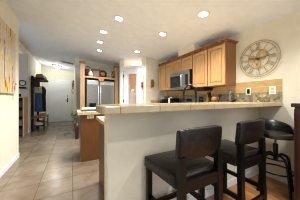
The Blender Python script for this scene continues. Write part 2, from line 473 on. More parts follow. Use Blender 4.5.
for x, y in ((0.7, -0.6), (1.95, 0.15)):      # unseen lamps added over the dining side to brighten the right and half walls
    L = bpy.data.lights.new('dining_fill_lamp', 'SPOT'); L.energy = LAMP_W * 5; L.spot_size = math.radians(140); L.spot_blend = 1.0
    L.color = warm; L.shadow_soft_size = 0.08
    lo = bpy.data.objects.new('dining_fill_lamp', L); lo.location = (x, y, zc(x) - 0.03); COL.objects.link(lo)
x, y = -0.59, 7.95; z = zc(x)
t = thing('flush_light', 'lit round flush ceiling light in the hall', 'ceiling light', (x, y, z)); t.rotation_euler = (0, slope, 0)
b = B(); lathe(b, [(0, 0), (.17, 0), (.175, -.03), (.0, -.03)], 24); obj('base', b, M['bronze'], t, smooth=True)
b = B(); lathe(b, [(0, -.115), (.06, -.11), (.12, -.085), (.155, -.032), (0, -.031)], 24); obj('dome', b, M['lampwarm'], t, smooth=True)
L = bpy.data.lights.new('lamp', 'POINT'); L.energy = 10; L.color = (0.9, 0.95, 1.0); L.shadow_soft_size = 0.1
lo = bpy.data.objects.new('lamp', L); lo.location = (0, 0, -.2); lo.parent = t; COL.objects.link(lo)
x, y = -0.16, 6.85; z = zc(x)
t = thing('ceiling_vent', 'grey louvred ceiling vent in the hall', 'vent', (x, y, z)); t.rotation_euler = (0, slope, 0)
b = B()
for q in ((-.24, .24, -.14, -.12), (-.24, .24, .12, .14), (-.24, -.22, -.12, .12), (.22, .24, -.12, .12)): box(b, *q, -.012, 0)
obj('frame', b, C_('vent_grey', 176, 168, 158), t)
b = B()
for i in range(8): box(b, -.22, .22, -.115 + i * .03, -.1 + i * .03, -.01, -.002)
obj('louvre', b, C_('vent_dark', 120, 112, 104), t)

# ---------------------------------------------------------------- bar top, counters, base cabinets
b = B(); prism(b, [(0.18, 0.92), (XR - .0005, 0.92), (XR - .0005, 1.42), (0.32, 1.42), (0.164, 1.20), (0.164, 0.935)], 1.063, 1.113)
bar = tag(obj('bar_top', b, M['bartop'], bevel=0.006), 'long beige tiled raised bar top over the half wall', 'bar top')
b = B(); prism(b, [(0.31, 1.331), (1.96, 1.331), (1.96, 2.22), (0.31, 2.22)], 0.868, 0.91)
tag(obj('sink_counter', b, M['counter'], bevel=0.005), 'lower beige counter behind the bar half wall', 'countertop')
t = thing('base_cabinet', 'dark end panelled base cabinet behind the bar half wall', 'cabinet', (0, 0, 0))
obj('body', bx(0.375, 1.94, 1.34, 2.15, 0.08, 0.867), M['maple'], t)
obj('end_panel', bx(0.345, 0.374, 1.34, 2.17, 0.0, 0.867), M['endwood'], t, bevel=0.003)
for i in range(4):
    b = B(); panel_door(b, 0.37, 0.74, 0.018, mtx=Matrix.Translation((0.40 + i * .385 + .37, 2.169, 0.1)) @ Matrix.Rotation(PI, 4, 'Z')); obj('door', b, M['maple'], t)
obj('toe_kick', bx(0.375, 1.94, 1.34, 2.09, 0, 0.08), M['espresso'], t)


def side_run(y0, y1, label, clabel):
    t = thing('base_cabinet', label, 'cabinet', (0, 0, 0))
    obj('body', bx(2.02, XR - .014, y0, y1, 0.08, 0.867), M['maple'], t)
    obj('toe_kick', bx(2.08, XR - .014, y0, y1, 0, 0.08), M['espresso'], t)
    n = max(1, round((y1 - y0) / 0.45)); wdt = (y1 - y0) / n
    for i in range(n):
        b = B(); panel_door(b, wdt - .02, 0.74, 0.018, mtx=Matrix.Translation((2.001, y0 + (i + 1) * wdt - .01, 0.1)) @ Matrix.Rotation(-PI / 2, 4, 'Z')); obj('door', b, M['maple'], t)
    b = B(); prism(b, [(1.97, y0), (XR - .014, y0), (XR - .014, y1), (1.97, y1)], 0.868, 0.91)
    tag(obj('countertop', b, M['counter'], bevel=0.005), clabel, 'countertop')


side_run(1.34, 2.315, 'maple base cabinet right of the range', 'beige counter right of the range with utensils')
side_run(3.075, 3.81, 'maple base cabinet left of the range', 'beige counter left of the range with coffee maker')

# range
t = thing('range', 'stainless range with a steel control backguard under the microwave', 'stove', (0, 0, 0))
obj('body', bx(2.0, 2.58, 2.325, 3.065, 0.05, 0.90), M['steel'], t, bevel=0.004)
obj('cooktop', bx(1.98, 2.52, 2.32, 3.07, 0.901, 0.918), M['black'], t)
obj('oven_door', bx(1.972, 1.999, 2.34, 3.05, 0.2, 0.78), M['steeldark'], t)
b = B(); tube(b, [(1.972, 2.40, .74), (1.94, 2.40, .74), (1.94, 2.99, .74), (1.972, 2.99, .74)], 0.011); obj('oven_handle', b, M['steel'], t)
obj('backguard', bx(2.53, 2.58, 2.33, 3.06, 0.919, 1.205), M['steel'], t, bevel=0.006)
obj('display', bx(2.524, 2.5295, 2.60, 2.78, 1.10, 1.17), M['black'], t)
for y in (2.41, 2.49, 2.88, 2.96):
    b = B(); lathe(b, [(0, 0), (.022, 0), (.02, .022), (0, .024)], 12, Matrix.Translation((2.5295, y, 1.13)) @ Matrix.Rotation(-PI / 2, 4, 'Y')); obj('knob', b, M['steel'], t)

# ---------------------------------------------------------------- upper cabinets
XF = 2.29


def upper(y0, y1, z0, z1, nd, label, near=False, far=False):
    t = thing('upper_cabinet', label, 'cabinet', (0, 0, 0), group='maple upper cabinets')
    obj('body', bx(XF + .021, XR - .001, y0 + .002, y1 - .002, z0, z1), M['mapleframe'], t)
    wdt = (y1 - y0) / nd
    for i in range(nd):
        b = B(); panel_door(b, wdt - .022, z1 - z0 - .03, 0.0205, mtx=Matrix.Translation((XF, y0 + (i + 1) * wdt - .011, z0 + .012)) @ Matrix.Rotation(-PI / 2, 4, 'Z'))
        obj('door', b, M['maple'], t, bevel=0.003)
    b = B()
    ya = y0 + .002 - (.045 if near else 0); yb = y1 - .002 + (0.045 if far else 0)
    for i, (o_, za, zb) in enumerate(((.0, 0, .02), (.02, .02, .038), (.045, .038, .052))):
        yy0 = y0 + .002 - (o_ if near else 0); yy1 = y1 - .002 + (o_ if far else 0)
        box(b, XF + .015 - o_, XR - .001, yy0, yy1, z1 + za + .0005, z1 + zb)
    obj('crown', b, M['mapleframe'], t)
    return t


upper(3.015, 3.70, 1.395, 2.125, 2, 'two-door maple upper cabinet left of the microwave')
upper(2.337, 3.015, 1.80, 2.125, 2, 'short two-door maple cabinet above the microwave')
upper(1.942, 2.337, 1.395, 2.125, 1, 'single-door maple upper cabinet just right of the microwave')
upper(1.573, 1.942, 1.395, 2.125, 1, 'single-door maple upper cabinet at the right end beside the clock', near=True)

# microwave
t = thing('microwave', 'stainless over-range microwave under the short cabinet', 'microwave', (0, 0, 0))
obj('body', bx(2.225, XR - .015, 2.345, 3.005, 1.375, 1.798), M['black'], t)
obj('front_door', bx(2.19, 2.224, 2.52, 3.005, 1.40, 1.74), M['steel'], t, bevel=0.004)
obj('window', bx(2.186, 2.1895, 2.575, 2.985, 1.435, 1.70), M['steeldark'], t)
obj('control_panel', bx(2.19, 2.224, 2.345, 2.517, 1.40, 1.74), M['steel'], t, bevel=0.004)
obj('keypad', bx(2.187, 2.1895, 2.365, 2.45, 1.46, 1.70), M['steeldark'], t)
obj('vent_grille', bx(2.19, 2.224, 2.345, 3.005, 1.743, 1.797), M['steel'], t, bevel=0.004)
obj('bottom_rail', bx(2.192, 2.224, 2.345, 3.005, 1.375, 1.398), M['steel'], t)
b = B(); tube(b, [(2.19, 2.545, 1.43), (2.155, 2.545, 1.45), (2.155, 2.545, 1.69), (2.19, 2.545, 1.71)], 0.012); obj('handle', b, M['chrome'], t, smooth=True)

# under-cabinet unit
t = thing('under_cabinet_radio', 'black slim unit mounted under the cabinet right of the microwave', 'radio', (0, 0, 0))
obj('body', bx(2.30, 2.56, 2.03, 2.30, 1.335, 1.394), M['black'], t, bevel=0.006)
obj('front_strip', bx(2.296, 2.2995, 2.06, 2.27, 1.345, 1.36), M['steeldark'], t)

# faucet
t = thing('kitchen_faucet', 'dark bronze gooseneck faucet rising behind the bar top', 'faucet', (1.50, 1.46, 0.9105)); t.scale = (1, 1, 1.06)
b = B(); lathe(b, [(0, 0), (.032, 0), (.03, .012), (.019, .02), (.0165, .09), (0, .09)], 16); obj('base', b, M['bronze'], t, smooth=True)
b = B()
pts = [(0, 0, .09), (0, 0, .30)] + [(0 - .0 * i, .125 - .125 * math.cos(a), .30 + .125 * math.sin(a)) for i, a in enumerate([PI * k / 14 for k in range(1, 15)])] + [(0, .25, .25)]
tube(b, pts, 0.0135, 10); obj('spout', b, M['bronze'], t, smooth=True)
b = B(); tube(b, [(0, .25, .25), (0, .252, .235), (0, .256, .17)], [0.016, 0.018, 0.02], 10); obj('spray_head', b, M['bronze'], t, smooth=True)
b = B(); tube(b, [(.012, 0, .06), (.05, 0, .065), (.075, 0, .10)], 0.007); obj('lever', b, M['bronze'], t, smooth=True)

# ---------------------------------------------------------------- things on the far counter
ZC = 0.9105
t = thing('coffee_maker', 'black and silver coffee maker at the far end of the counter', 'coffee maker', (2.40, 3.60, ZC))
obj('base', bx(-.12, .1, -.15, .13, 0, .04), M['black'], t, bevel=.006)
obj('tower', bx(.0, .1, -.15, .13, .0405, .24), M['black'], t, bevel=.006)
obj('brew_head', bx(-.12, .1, -.15, .13, .2405, .315), M['steel'], t, bevel=.008)
b = B(); lathe(b, [(0, .042), (.055, .045), (.064, .10), (.05, .16), (.04, .18), (0, .182)], 16, Matrix.Translation((-.062, .04, 0))); obj('carafe', b, M['steeldark'], t, smooth=True)
b = B(); tube(b, [(-.1, .0, .15), (-.14, -.02, .14), (-.14, -.02, .08), (-.1, .0, .07)], .008); obj('carafe_handle', b, M['black'], t)
t = thing('canister', 'white lidded canister between coffee maker and black toaster', 'canister', (2.42, 3.27, ZC))
b = B(); lathe(b, [(0, 0), (.075, 0), (.08, .02), (.08, .25), (0, .25)], 20); obj('jar', b, C_('cream_ceramic', 228, 222, 208, .3), t, smooth=True)
b = B(); lathe(b, [(0, .2505), (.082, .2505), (.082, .272), (.02, .285), (.02, .30), (0, .305)], 20); obj('lid', b, C_('cream_ceramic', 228, 222, 208), t, smooth=True)
t = thing('toaster', 'tall black toaster standing just left of the range', 'toaster', (2.42, 3.13, ZC))
obj('body', bx(-.12, .12, -.045, .05, .012, .27), M['black'], t, bevel=.015)
obj('foot', bx(-.10, .10, -.035, .04, 0, .0115), M['black'], t)
obj('lever', bx(-.135, -.1205, -.012, .012, .18, .2), M['steel'], t)
t = thing('coffee_grinder', 'small black grinder right of the range', 'grinder', (2.44, 2.23, ZC))
b = B(); lathe(b, [(0, 0), (.055, 0), (.055, .2), (.05, .21), (0, .21)], 18); obj('body', b, M['black'], t, smooth=True)
b = B(); lathe(b, [(0, .2105), (.046, .2105), (.05, .27), (.03, .295), (0, .30)], 18); obj('hopper', b, M['steeldark'], t, smooth=True)
t = thing('oil_bottle', 'yellow oil bottle standing behind the faucet', 'bottle', (2.47, 2.36 - .065, ZC)); t.location = (2.52, 2.13, ZC)
b = B(); lathe(b, [(0, 0), (.034, 0), (.034, .26), (.014, .31), (.014, .36), (0, .36)], 16); obj('glass', b, C_('yellow_oil', 186, 150, 70, .15), t, smooth=True)
b = B(); lathe(b, [(0, .3605), (.015, .3605), (.015, .385), (0, .387)], 12); obj('cap', b, M['black'], t)
t = thing('utensil_crock', 'grey crock of cooking utensils on the right counter', 'crock', (2.40, 1.86, ZC))
b = B(); lathe(b, [(0, 0), (.09, 0), (.105, .05), (.107, .19), (.099, .19), (.09, .03), (0, .03)], 20); obj('pot', b, C_('grey_ceramic', 150, 156, 158, .3), t, smooth=True)


def spat(loc, lean, label, kind):
    t = thing('cooking_utensil', label, 'utensil', loc); t.rotation_euler = lean
    b = B(); tube(b, [(0, 0, 0), (0, 0, .25)], .008); obj('handle', b, M['black'], t)
    b = B()
    if kind == 'spatula': box(b, -.006, .006, -.038, .038, .2505, .36)
    else: ball(b, (0, 0, .285), .036, (0.55, 1, 1))
    obj('head', b, M['black'], t, bevel=.004 if kind == 'spatula' else 0)


spat((2.40, 1.86 + .045, ZC + .034), (-.25, 0, 0), 'black flat spatula leaning left out of the grey crock', 'spatula')
spat((2.40, 1.86 - .045, ZC + .034), (.22, 0, 0), 'black spoon leaning right out of the grey crock', 'spoon')
b = B(); ball(b, (0, 0, 0), .052, (1, 1, .95), 18)
o = tag(obj('orange_gourd', b, C_('orange_skin', 178, 112, 64, .5, noise=.12), None, smooth=True), 'round orange gourd resting on the rim of the grey crock', 'gourd'); o.location = (2.385, 1.86, ZC + .247)
b = B(); tube(b, [(0, 0, .06), (.006, 0, .085)], [.01, .007]); obj('stem', b, C_('stem_brown', 110, 84, 50), o)
t = thing('pepper_mill', 'slim silver pepper mill standing behind the knife block', 'pepper mill', (2.50, 1.63, ZC))
b = B(); lathe(b, [(0, 0), (.03, 0), (.028, .1), (.02, .2), (.026, .3), (.026, .32), (0, .32)], 16); obj('body', b, M['steel'], t, smooth=True)
b = B(); lathe(b, [(0, .3205), (.024, .3205), (.027, .36), (.022, .40), (0, .42)], 16); obj('top', b, M['steel'], t, smooth=True)
t = thing('knife_block', 'tan knife block with black handles at the right counter end', 'knife block', (2.40, 1.555, ZC))
b = B(); prism(b, [(-.10, 0), (.07, 0), (.07, .13), (.02, .20)], -.05, .05, Matrix(((0, 0, 1, 0), (1, 0, 0, 0), (0, 1, 0, 0), (0, 0, 0, 1))) @ Matrix.Translation((0, 0, 0)))
obj('block', b, C_('block_wood', 196, 160, 108, .4), t, bevel=.004)
for i in range(3):
    for j in range(2):
        b = B(); y0 = .045 - .035 * i; z0 = .165 + .02 * i - .0
        p0 = Vector((-.022 + .044 * j, -.02 - .025 * i + .03, .176 - .04 * i)); dd = Vector((0, .58, .42)).normalized() * -1
        dd = Vector((0, -.78, .55)).normalized()
        p0 = Vector((-.022 + .044 * j, .0 - .032 * i, .176 - .054 * i)); tube(b, [p0, p0 + dd * .11], .011, 6); obj('knife_handle', b, M['black'], t)


def plate(name, label, loc, dark, axis='X', cat='outlet', w_=.075, h_=.118):
    """wall plate whose face looks towards -x (axis X) or -y (axis Y) or +x (axis N)"""
    rz = {'X': -PI / 2, 'Y': 0, 'N': PI / 2}[axis]
    t = thing(name, label, cat, loc, rz)
    obj('cover', bx(-w_ / 2, w_ / 2, -.006, -.0005, -h_ / 2, h_ / 2), M['plastic'], t, bevel=.002)
    if cat == 'outlet':
        for z in (.022, -.022): obj('socket', bx(-.016, .016, -.009, -.0062, z - .014, z + .014), C_('socket_cream', 200, 194, 178), t)
    else:
        obj('rocker', bx(-.02, .02, -.011, -.0062, -.038, .038), M['black'] if dark else M['plastic'], t)
    return t


plate('wall_switch', 'black rocker switch in a white plate on the mosaic band', (XR - .013, 1.358, 1.285), True, 'X', 'switch')
plate('wall_outlet', 'white double outlet plate near the backsplash right end', (XR - .013, 1.03, 1.288), False, 'X', 'outlet', .085)
plate('wall_outlet', 'white outlet low on the wall behind the swivel stool', (XR, 0.85, 0.356), False, 'X', 'outlet', .085)
plate('wall_switch', 'white light switch right of the painting on the left wall', (XL, 3.50, 1.21), False, 'N', 'switch')
t = thing('thermostat', 'small thermostat right of the painting on the left wall', 'thermostat', (XL, 3.56, 1.43), PI / 2)
obj('case', bx(-.05, .05, -.022, -.0005, -.035, .035), M['plastic'], t, bevel=.004)
obj('screen', bx(-.03, .03, -.0245, -.0225, -.012, .02), C_('reddish_screen', 150, 104, 86), t)

# wall decor near the pantry
t = thing('gold_wall_plaque', 'carved gold plaque on the narrow wall left of the cabinets', 'plaque', (2.13, 3.83, 1.62))
b = B(); prism(b, [(-.06, -.11), (-.02, -.13), (.06, -.09), (.07, .06), (.03, .13), (-.05, .12)], .0005, .025, Matrix.Rotation(PI / 2, 4, 'X')); obj('board', b, C_('old_gold', 176, 128, 50, .4, metal=.3, noise=.2), t, bevel=.006)
b = B(); ball(b, (0, -.027, .03), .035, (1, .5, 1.2)); ball(b, (.01, -.027, -.05), .028, (1.2, .5, 1)); obj('relief', b, C_('dark_gold', 128, 84, 36, .5), t, smooth=True)
p = T @ Vector((DX1 + cw / 2 + .01, -0.021, 1.57))
t = thing('hanging_ornament', 'red and green ornament hanging on the pantry door casing', 'ornament', p, ang)
b = B(); ball(b, (0, -.026, -.03), .036, (1, .6, 1.3)); obj('red_body', b, C_('ornament_red', 200, 46, 40, .5), t, smooth=True)
b = B(); lathe(b, [(0, .105), (.015, .09), (.03, .05), (.028, .02), (0, .018)], 10, Matrix.Translation((0, -.026, 0))); obj('green_top', b, C_('ornament_green', 96, 116, 76, .6), t, smooth=True)
b = B(); tube(b, [(0, -.026, -.077), (0, -.024, -.14)], [.012, .006]); obj('tassel', b, C_('tassel_grey', 150, 120, 108), t)

# ---------------------------------------------------------------- refrigerator and surround
RZ = math.radians(7)
FO = (0.229, 4.87, 0)
t = thing('refrigerator_surround', 'wooden surround with display shelf enclosing the refrigerator', 'cabinet', FO, RZ)
W = 1.22
obj('side_panel', bx(0, .022, .022, .645, 0, 2.22), M['sidewood'], t)
obj('side_panel', bx(W - .022, W, .022, .645, 0, 2.22), M['sidewood'], t)
for x in (0.0, W - .125):
    po = obj('post', bx(x, x + .125, -.02, .02, 0, 2.24), M['palewood'], t, bevel=.004)
    obj('cap', bx(x - .02, x + .145, -.04, .06, 2.241, 2.30), M['mapleframe'], po, bevel=.006)
obj('shelf', bx(.126, W - .126, -.015, .62, 1.82, 1.875), M['palewood'], t, bevel=.003)
obj('gap_shade', bx(.126, .180, .03, .06, 0, 1.774), M['black'], t)  # black strip in place of the shaded gap left of the refrigerator
obj('dark_recess', bx(.126, W - .126, .03, .6, 1.775, 1.8195), M['black'], t)  # black block filling the shaded gap above the refrigerator

t = thing('refrigerator', 'stainless side-by-side refrigerator inside the wooden surround', 'refrigerator', FO, RZ)
fx = .185; fw = W - .125 - .01 - fx
obj('case', bx(fx, fx + fw, .065, .60, 0.02, 1.76), M['black'], t)
obj('foot_grille', bx(fx, fx + fw, .03, .0645, 0.0, .09), M['black'], t)
sp = fx + fw * .42
dl = obj('door', bx(fx, sp - .01, .0, .064, .10, 1.755), M['steel'], t, bevel=.012)
dr = obj('door', bx(sp + .01, fx + fw, .0, .064, .10, 1.755), M['steel'], t, bevel=.012)
obj('top_reflection', bx(fx + .02, sp - .03, -.004, -.0005, 1.62, 1.72), M['chrome'], dl)  # bright plates put in for the reflections at the door tops
obj('top_reflection', bx(sp + .04, fx + fw - .03, -.004, -.0005, 1.62, 1.72), M['chrome'], dr)
for x, pr_ in ((sp - .035, dl), (sp + .035, dr)):
    b = B(); tube(b, [(x, 0, .55), (x, -.05, .58), (x, -.05, 1.55), (x, 0, 1.58)], .013); obj('handle', b, M['chrome'], pr_, smooth=True)
ds = obj('dispenser', bx(fx + .06, sp - .085, -.01, -.0005, .88, 1.2), M['steel'], dl, bevel=.004)
obj('dispenser_recess', bx(fx + .075, sp - .1, -.014, -.0105, .90, 1.03), M['black'], dl)


def onshelf(name, label, cat, lx, ly):
    p = Matrix.Translation(FO) @ Matrix.Rotation(RZ, 4, 'Z') @ Vector((lx, ly, 1.8755))
    t = thing(name, label, cat, p, RZ); t.scale = (1.28,) * 3 if name != 'wooden_plaque' else (1, 1, 1)
    return t


t = onshelf('basket', 'dark red round basket at the left of the refrigerator shelf', 'basket', .27, .26)
b = B(); lathe(b, [(0, 0), (.08, 0), (.105, .1), (.10, .19), (.09, .19), (.09, .02), (0, .02)], 18); obj('bowl', b, C_('basket_red', 112, 48, 38, .6, noise=.3, nscale=30), t, smooth=True)
b = B(); tube(b, arc((0, 0, .17), .098, 0, PI, 10, 'xz'), .008); obj('handle', b, C_('basket_dark', 62, 34, 26), t)
t = onshelf('figurine', 'cream bird figurine before the dark red basket', 'figurine', .31, .045)
b = B(); lathe(b, [(0, 0), (.05, 0), (.06, .04), (.045, .1), (.02, .135), (0, .14)], 14); obj('body', b, C_('cream_glaze', 214, 200, 168, .4), t, smooth=True)
b = B(); ball(b, (-.012, 0, .155), .028); obj('head', b, C_('ochre_glaze', 190, 150, 96), t, smooth=True)
t = onshelf('picture_frame', 'brown framed grey picture standing on the refrigerator shelf', 'picture', .50, .12)
b = B()
for q in ((-.10, .10, 0, .03), (-.10, .10, .165, .20), (-.10, -.07, .03, .165), (.07, .10, .03, .165)): box(b, q[0], q[1], 0, .025, q[2], q[3])
obj('frame', b, C_('frame_brown', 92, 58, 40), t)
obj('picture', bx(-.07, .07, .008, .02, .03, .165), C_('picture_grey', 150, 132, 124, .4), t)
t = onshelf('serving_tray', 'dark framed oval tray with a rose motif on the refrigerator shelf', 'tray', .74, .2)
b = B(); lathe(b, [(0, .012), (.08, .012), (.095, .0), (.118, -.012), (.122, 0), (.1, .02), (0, .02)], 24, Matrix.Translation((0, 0, .107)) @ Matrix.Rotation(PI / 2, 4, 'X') @ Matrix.Diagonal((1, .8, 1, 1))); obj('rim', b, C_('tray_dark', 84, 30, 26, .4), t, smooth=True)
b = B()
for i in range(6):
    a = i * PI / 3; ball(b, (.035 * math.cos(a), -.02, .107 + .03 * math.sin(a)), .026, (1, .4, 1))
ball(b, (0, -.024, .107), .026, (1, .5, 1)); obj('rose', b, C_('rose_pink', 196, 130, 124, .6), t, smooth=True)
t = onshelf('wire_pitcher', 'cream wire pitcher at the right of the refrigerator shelf', 'pitcher', .945, .10)
b = B()
prof = [(.05, .004), (.075, .06), (.07, .12), (.045, .18), (.055, .22)]
for i in range(8):
    a = i * PI / 4; tube(b, [(r * math.cos(a), r * math.sin(a), z) for r, z in prof], .005, 6)
for r, z in prof: tube(b, [(r * math.cos(k * PI / 8), r * math.sin(k * PI / 8), z) for k in range(16)], .004, 6, True)
obj('basketwork', b, C_('cream_wire', 220, 210, 184, .5), t)
b = B(); tube(b, [(.055, 0, .21), (.11, 0, .18), (.11, 0, .1), (.075, 0, .07)], .005); obj('handle', b, C_('cream_wire', 220, 210, 184), t)
t = onshelf('wooden_plaque', 'small orange wooden plaque on the front edge of the refrigerator shelf', 'plaque', .625, -.0158); t.location.z = 1.80
b = B(); prism(b, [(-.075, -.055), (.075, -.055), (.09, 0), (.06, .045), (-.06, .045), (-.09, 0)], 0, .02, Matrix.Rotation(PI / 2, 4, 'X')); obj('board', b, C_('orange_wood', 206, 136, 66, .5), t, bevel=.004)
b = B(); lathe(b, [(0, .02), (.02, .0205), (.018, .028), (0, .03)], 12, Matrix.Rotation(PI / 2, 4, 'X')); obj('medallion', b, C_('dark_gold', 128, 84, 36), t)

# ---------------------------------------------------------------- island
t = thing('kitchen_island', 'brown wood panelled island end with beige tiled counter', 'island', (0, 0, 0))
obj('body', bx(.175, .95, 2.965, 3.55, .0, .865), M['islandwood'], t)
obj('end_panel', bx(.155, .95, 2.945, 2.9645, .0, .865), M['islandwood'], t, bevel=.003)
obj('side_panel', bx(.155, .1745, 2.965, 3.55, .0, .865), M['endwood'], t)
obj('countertop', bx(.095, .98, 2.90, 3.60, .866, .925), M['counter'], t, bevel=.006)
ou = obj('outlet_plate', bx(.255, .375, 2.936, 2.9445, .795, .855), M['plastic'], t, bevel=.002)
for x in (.29, .34): obj('socket', bx(x - .014, x + .014, 2.933, 2.9355, .81, .84), C_('socket_cream', 200, 194, 178), ou)
t = thing('cooktop_tray', 'flat black cooktop plate on the island counter', 'cooktop', (.36, 3.17, .9255))
obj('plate', bx(-.20, .22, -.16, .10, 0, .014), M['black'], t, bevel=.004)
for x in (-.08, .1):
    b = B(); lathe(b, [(.055, .0145), (.06, .017), (.065, .0145)], 20, Matrix.Translation((x, -.03, 0))); obj('burner_ring', b, M['steeldark'], t)
t = thing('counter_gleam', 'white slab standing in for the gleam on the island counter behind the black cooktop plate', 'board', (.44, 3.45, .9255))
obj('slab', bx(-.24, .30, -.10, .11, .012, .05), C_('gleam_white', 226, 220, 208, .35), t, bevel=.006)  # raised white slab put in for the gleaming far part of the counter
for x in (-.2, .26): obj('foot', bx(x - .02, x + .02, -.06, .06, 0, .0115), M['palewood'], t)

# ---------------------------------------------------------------- plant beside the refrigerator
t = thing('potted_plant', 'leafy green plant in a dark red pot beside the refrigerator', 'plant', (.135, 4.755, 0))
b = B(); lathe(b, [(0, 0), (.05, 0), (.055, .02), (.05, .06), (.062, .30), (.072, .46), (.064, .46), (.055, .42), (0, .42)], 18); obj('pot', b, C_('pot_red', 58, 28, 24, .35, noise=.15), t, smooth=True)
b = B()
rl = random.Random(8)
for i in range(120):
    a = rl.uniform(0, 2 * PI); r = rl.uniform(.0, .10); z = .50 + rl.uniform(0, .32); lz = rl.uniform(-.5, .9)
    c = Vector((r * math.cos(a) - .03, r * math.sin(a) - .03, z)); d = Vector((math.cos(a), math.sin(a), lz)).normalized(); s = d.cross(Vector((0, 0, 1))).normalized()
    L_ = rl.uniform(.045, .075); wv = L_ * .32; u = s.cross(d)
    pts = [c, c + d * L_ * .5 + s * wv, c + d * L_, c + d * L_ * .5 - s * wv]
    up = [bm_v for bm_v in (b.verts.new(q + u * .003) for q in pts)]; dn = [b.verts.new(q - u * .001) for q in pts]
    b.faces.new(up); b.faces.new(dn[::-1])
    for k in range(4): b.faces.new((up[k], dn[k], dn[(k + 1) % 4], up[(k + 1) % 4]))
obj('foliage', b, C_('leaf_green', 74, 86, 54, .5, noise=.35, nscale=20), t)
b = B()
for i in range(7):
    a = i * 2 * PI / 7; tube(b, [(.02 * math.cos(a), .02 * math.sin(a), .42), (.03 * math.cos(a) - .01, .03 * math.sin(a) - .01, .55), (.06 * math.cos(a) - .03, .06 * math.sin(a) - .03, .70)], .004, 6)
obj('stem', b, C_('stem_green', 84, 88, 52), t)

# wall hanging beside the front door
t = thing('wall_hanging', 'brown hanging ornament with a ring right of the front door', 'ornament', (.085, YF, 1.85))
b = B(); box(b, -.035, .035, -.045, -.0005, .2, .30); obj('bracket', b, M['black'], t, bevel=.005)
obj('plaque', bx(-.07, .04, -.03, -.0005, -.08, .19), C_('plaque_brown', 142, 104, 62, .6, noise=.2), t, bevel=.006)
b = B(); tube(b, [(-.012 + .055 * math.cos(k * PI / 12), -.02, -.25 + .145 * math.sin(k * PI / 12)) for k in range(24)], .012, 8, True); obj('ring', b, C_('ring_dark', 104, 92, 80), t)

# ---------------------------------------------------------------- left wall painting
t = thing('painting', 'large abstract yellow and white canvas on the near left wall', 'painting', (XL, 2.955, 1.25))
obj('canvas', bx(.0005, .035, -.52, .52, 0, 1.08), M['canvas'], t)
obj('picture', bx(.0352, .038, -.519, .519, .001, 1.079), M['art'], t)

# ---------------------------------------------------------------- alcove
t = thing('wall_clock', 'small round dark rimmed clock on the blue grey wall', 'clock', (-1.435, 6.285, 1.69))
R = Matrix.Rotation(PI / 2, 4, 'X')
b = B(); lathe(b, [(0, .001), (.07, .001), (.07, .012), (0, .012)], 20, R); obj('face', b, C_('clock_face', 196, 190, 178), t)
b = B(); tube(b, [(.085 * math.cos(k * PI / 14), -.018, .085 * math.sin(k * PI / 14)) for k in range(28)], .018, 8, True); obj('rim', b, C_('clock_rim', 70, 60, 52, .4), t, smooth=True)
b = B(); box(b, -.004, .004, -.016, -.013, 0, .055); box(b, 0, .04, -.016, -.013, -.004, .004); obj('hand', b, M['black'], t)
t = thing('wall_shelf', 'narrow black shelf below the small round clock', 'shelf', (-1.44, 6.285, 1.50))
obj('board', bx(-.11, .105, -.07, -.0005, 0, .06), M['black'], t, bevel=.003)
for x in (-.07, .02, .07): obj('hook', bx(x - .006, x + .006, -.06, -.04, -.035, -.0005), M['steel'], t)
t = thing('bookcase', 'tall narrow wooden bookcase at the opening beside the coat rack', 'bookcase', (-1.46, 6.04, 0))
obj('side_panel', bx(.135, .165, -.22, .22, 0, 1.20), M['palewood'], t)
obj('side_panel', bx(-.165, -.135, -.22, .22, 0, 1.20), M['palewood'], t)
obj('top_board', bx(-.165, .165, -.22, .22, 1.2005, 1.23), M['palewood'], t)
obj('back_board', bx(-.134, .134, .2, .22, 0, 1.20), M['espresso'], t)
shz = [0.05, .34, .63, .92]
for z in shz: obj('shelf', bx(-.134, .134, -.21, .199, z - .02, z), M['espresso'], t)  # dark wood inside a pale bookcase, deepening the shade of its interior
cols = [('dark green', (44, 54, 42), 'lowest'), ('dark tan', (116, 90, 62), 'second'), ('rust brown', (84, 48, 38), 'third'), ('charcoal', (44, 46, 50), 'top')]  # bin colours darkened along with the shaded interior
for (cn, c, lv), z in zip(cols, shz):
    o = thing('storage_bin', f'{cn} bin on the {lv} shelf of the wooden bookcase', 'bin', (-1.46, 6.0, z + .0005), group='bins in the wooden bookcase')
    b = B(); prism(b, [(-.10, -.15), (.10, -.15), (.10, .15), (-.10, .15)], 0, .012); box(b, -.11, -.10, -.15, .15, 0, .16); box(b, .10, .11, -.15, .15, 0, .16); box(b, -.10, .10, -.15, -.14, .012, .16); box(b, -.10, .10, .14, .15, .012, .16)
    obj('tub', b, C_('bin_' + cn.replace(' ', '_'), *c, .7), o)
    obj('handle', bx(-.03, .03, -.156, -.1505, .1, .12), M['steel'], o)
t = thing('blue_bottle', 'small blue and white bottle on top of the bookcase', 'bottle', (-1.53, 5.95, 1.2305))
b = B(); lathe(b, [(0, 0), (.028, 0), (.028, .09), (.012, .12), (.012, .14), (0, .14)], 12); obj('glass', b, C_('bottle_blue', 130, 150, 184, .3), t, smooth=True)
b = B(); lathe(b, [(0, .1405), (.014, .1405), (.014, .16), (0, .16)], 10); obj('cap', b, M['plastic'], t)
t = thing('candle_holder', 'small black and white candle holder on top of the bookcase', 'candle holder', (-1.42, 5.95, 1.2305))
b = B(); lathe(b, [(0, 0), (.03, 0), (.03, .1), (0, .1)], 12); obj('cup', b, M['black'], t)
b = B(); lathe(b, [(0, .1005), (.022, .1005), (.022, .13), (0, .13)], 12); obj('candle', b, M['plastic'], t)

